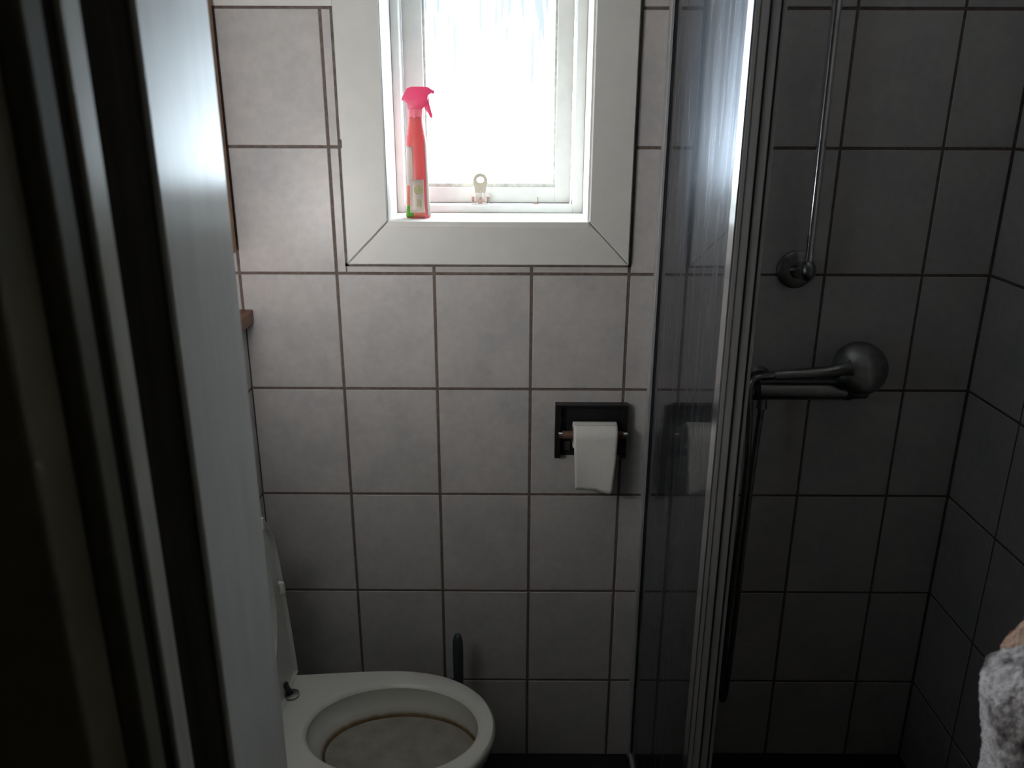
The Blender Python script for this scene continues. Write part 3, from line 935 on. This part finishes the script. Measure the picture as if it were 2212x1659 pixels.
loft(bm, [disc(.001, .020), disc(.018, .0185), disc(.034, .014), disc(.047, .006), disc(.054, -.002), disc(.0555, -.008), disc(.053, -.013), disc(.050, -.014), disc(.001, -.014)], True, True, True)
finish('head', bm, M['chrome_dull'], hs, smooth=True)
hose = [(.868, HYs, 1.0316), (.852, HYs, 1.028), (.846, HYs - .002, 1.005), (.852, HYs - .004, .95), (.858, HYs - .006, .80), (.852, -.07, .50), (.852, -.07, .30), (.854, -.068, .24), (.860, -.066, .22), (.866, -.064, .24), (.870, -.062, .40), (.874, -.060, .80), (.880, -.060, .9575)]
def smooth_path(p, it=3):
    p = [Vector(q) for q in p]
    for _ in range(it):
        o_ = [p[0]]
        for a, b2 in zip(p, p[1:]):
            o_ += [a * .75 + b2 * .25, a * .25 + b2 * .75]
        p = o_ + [p[-1]]
    return p
atube('hose', M['chrome_dull'], hs, smooth_path(hose), .0068, 12)

# ------------------------------------------------------------------ towel hanging at the right door jamb
hk = thing('coat_hook', 'small hook on the right door jamb carrying the towel', 'hook', (XJ2, -.950, 1.13))
abox('plate', M['chrome'], hk, XJ2 - .004, XJ2 - .0005, -.962, -.938, 1.105, 1.155, .001)
atube('prong', M['chrome'], hk, [(XJ2 - .004, -.950, 1.120), (XJ2 - .022, -.950, 1.112), (XJ2 - .098, -1.020, 1.150), (XJ2 - .102, -1.024, 1.185)], .005, 10)
tw = thing('towel', 'fluffy grey, white and tan fleece towel hanging at the right edge', 'towel', (.92, -.95, .45))
def lobe(name, mat, path, parent, seed, n=40):
    # soft hanging fold: path rows are (x, y, z, half width x, half depth y)
    rnd = random.Random(seed)
    ph = [rnd.uniform(0, 6.28) for _ in range(6)]
    rows_ = []
    for a, b2 in zip(path, path[1:]):
        for k in range(6):
            t = k / 6
            rows_.append([p + (q - p) * t for p, q in zip(a, b2)])
    rows_.append(list(path[-1]))
    K = .895                                     # hung a little nearer the doorway
    rows_ = [(CX + (x - CX) * K, CY + (y - CY) * K, CZ + (z - CZ) * K, a * K, b2 * K) for x, y, z, a, b2 in rows_]
    bm = bmesh.new()
    rings = []
    for (x, y, z, a, b2) in rows_:
        rg_ = []
        for k in range(n):
            t = 2 * PI * k / n
            c, s_ = math.cos(t), math.sin(t)
            w = 1 + .05 * math.sin(3 * t + ph[0] + z * 9) + .035 * math.sin(7 * t + ph[1] + z * 25) + .02 * math.sin(11 * t + ph[2] - z * 60)
            rg_.append(Vector((x + a * w * math.copysign(abs(c) ** .75, c), y + b2 * w * math.copysign(abs(s_) ** .75, s_), z)))
        rings.append(rg_)
    loft(bm, rings, True, True, True)
    ob = finish(name, bm, mat, parent, smooth='all')
    su = ob.modifiers.new('s', 'SUBSURF'); su.levels = 1; su.render_levels = 2
    tx = bpy.data.textures.new('fluff_' + name, 'CLOUDS'); tx.noise_scale = .007
    dm = ob.modifiers.new('d', 'DISPLACE'); dm.texture = tx; dm.strength = .006; dm.mid_level = .5
    return ob
lobe('front_fold', M['fleece'], [(.896, -.985, 1.0335, .004, .006), (.896, -.985, 1.0315, .016, .022), (.895, -.985, 1.024, .029, .036), (.895, -.985, 1.010, .040, .046), (.897, -.985, .990, .046, .052), (.907, -.984, .95, .046, .054), (.918, -.983, .90, .045, .054), (.920, -.982, .78, .044, .054), (.925, -.980, .60, .042, .050), (.925, -.980, .50, .038, .044), (.925, -.980, .495, .02, .02)], tw, 3)
lobe('back_fold', M['fleece_tan'], [(.962, -.950, 1.118, .006, .006), (.960, -.950, 1.108, .014, .014), (.958, -.945, 1.08, .018, .020), (.950, -.935, 1.045, .032, .024), (.946, -.925, 1.00, .048, .026), (.946, -.922, .95, .040, .026), (.950, -.922, .80, .040, .026), (.95, -.922, .60, .038, .026), (.95, -.922, .55, .034, .02), (.95, -.922, .546, .02, .01)], tw, 5)
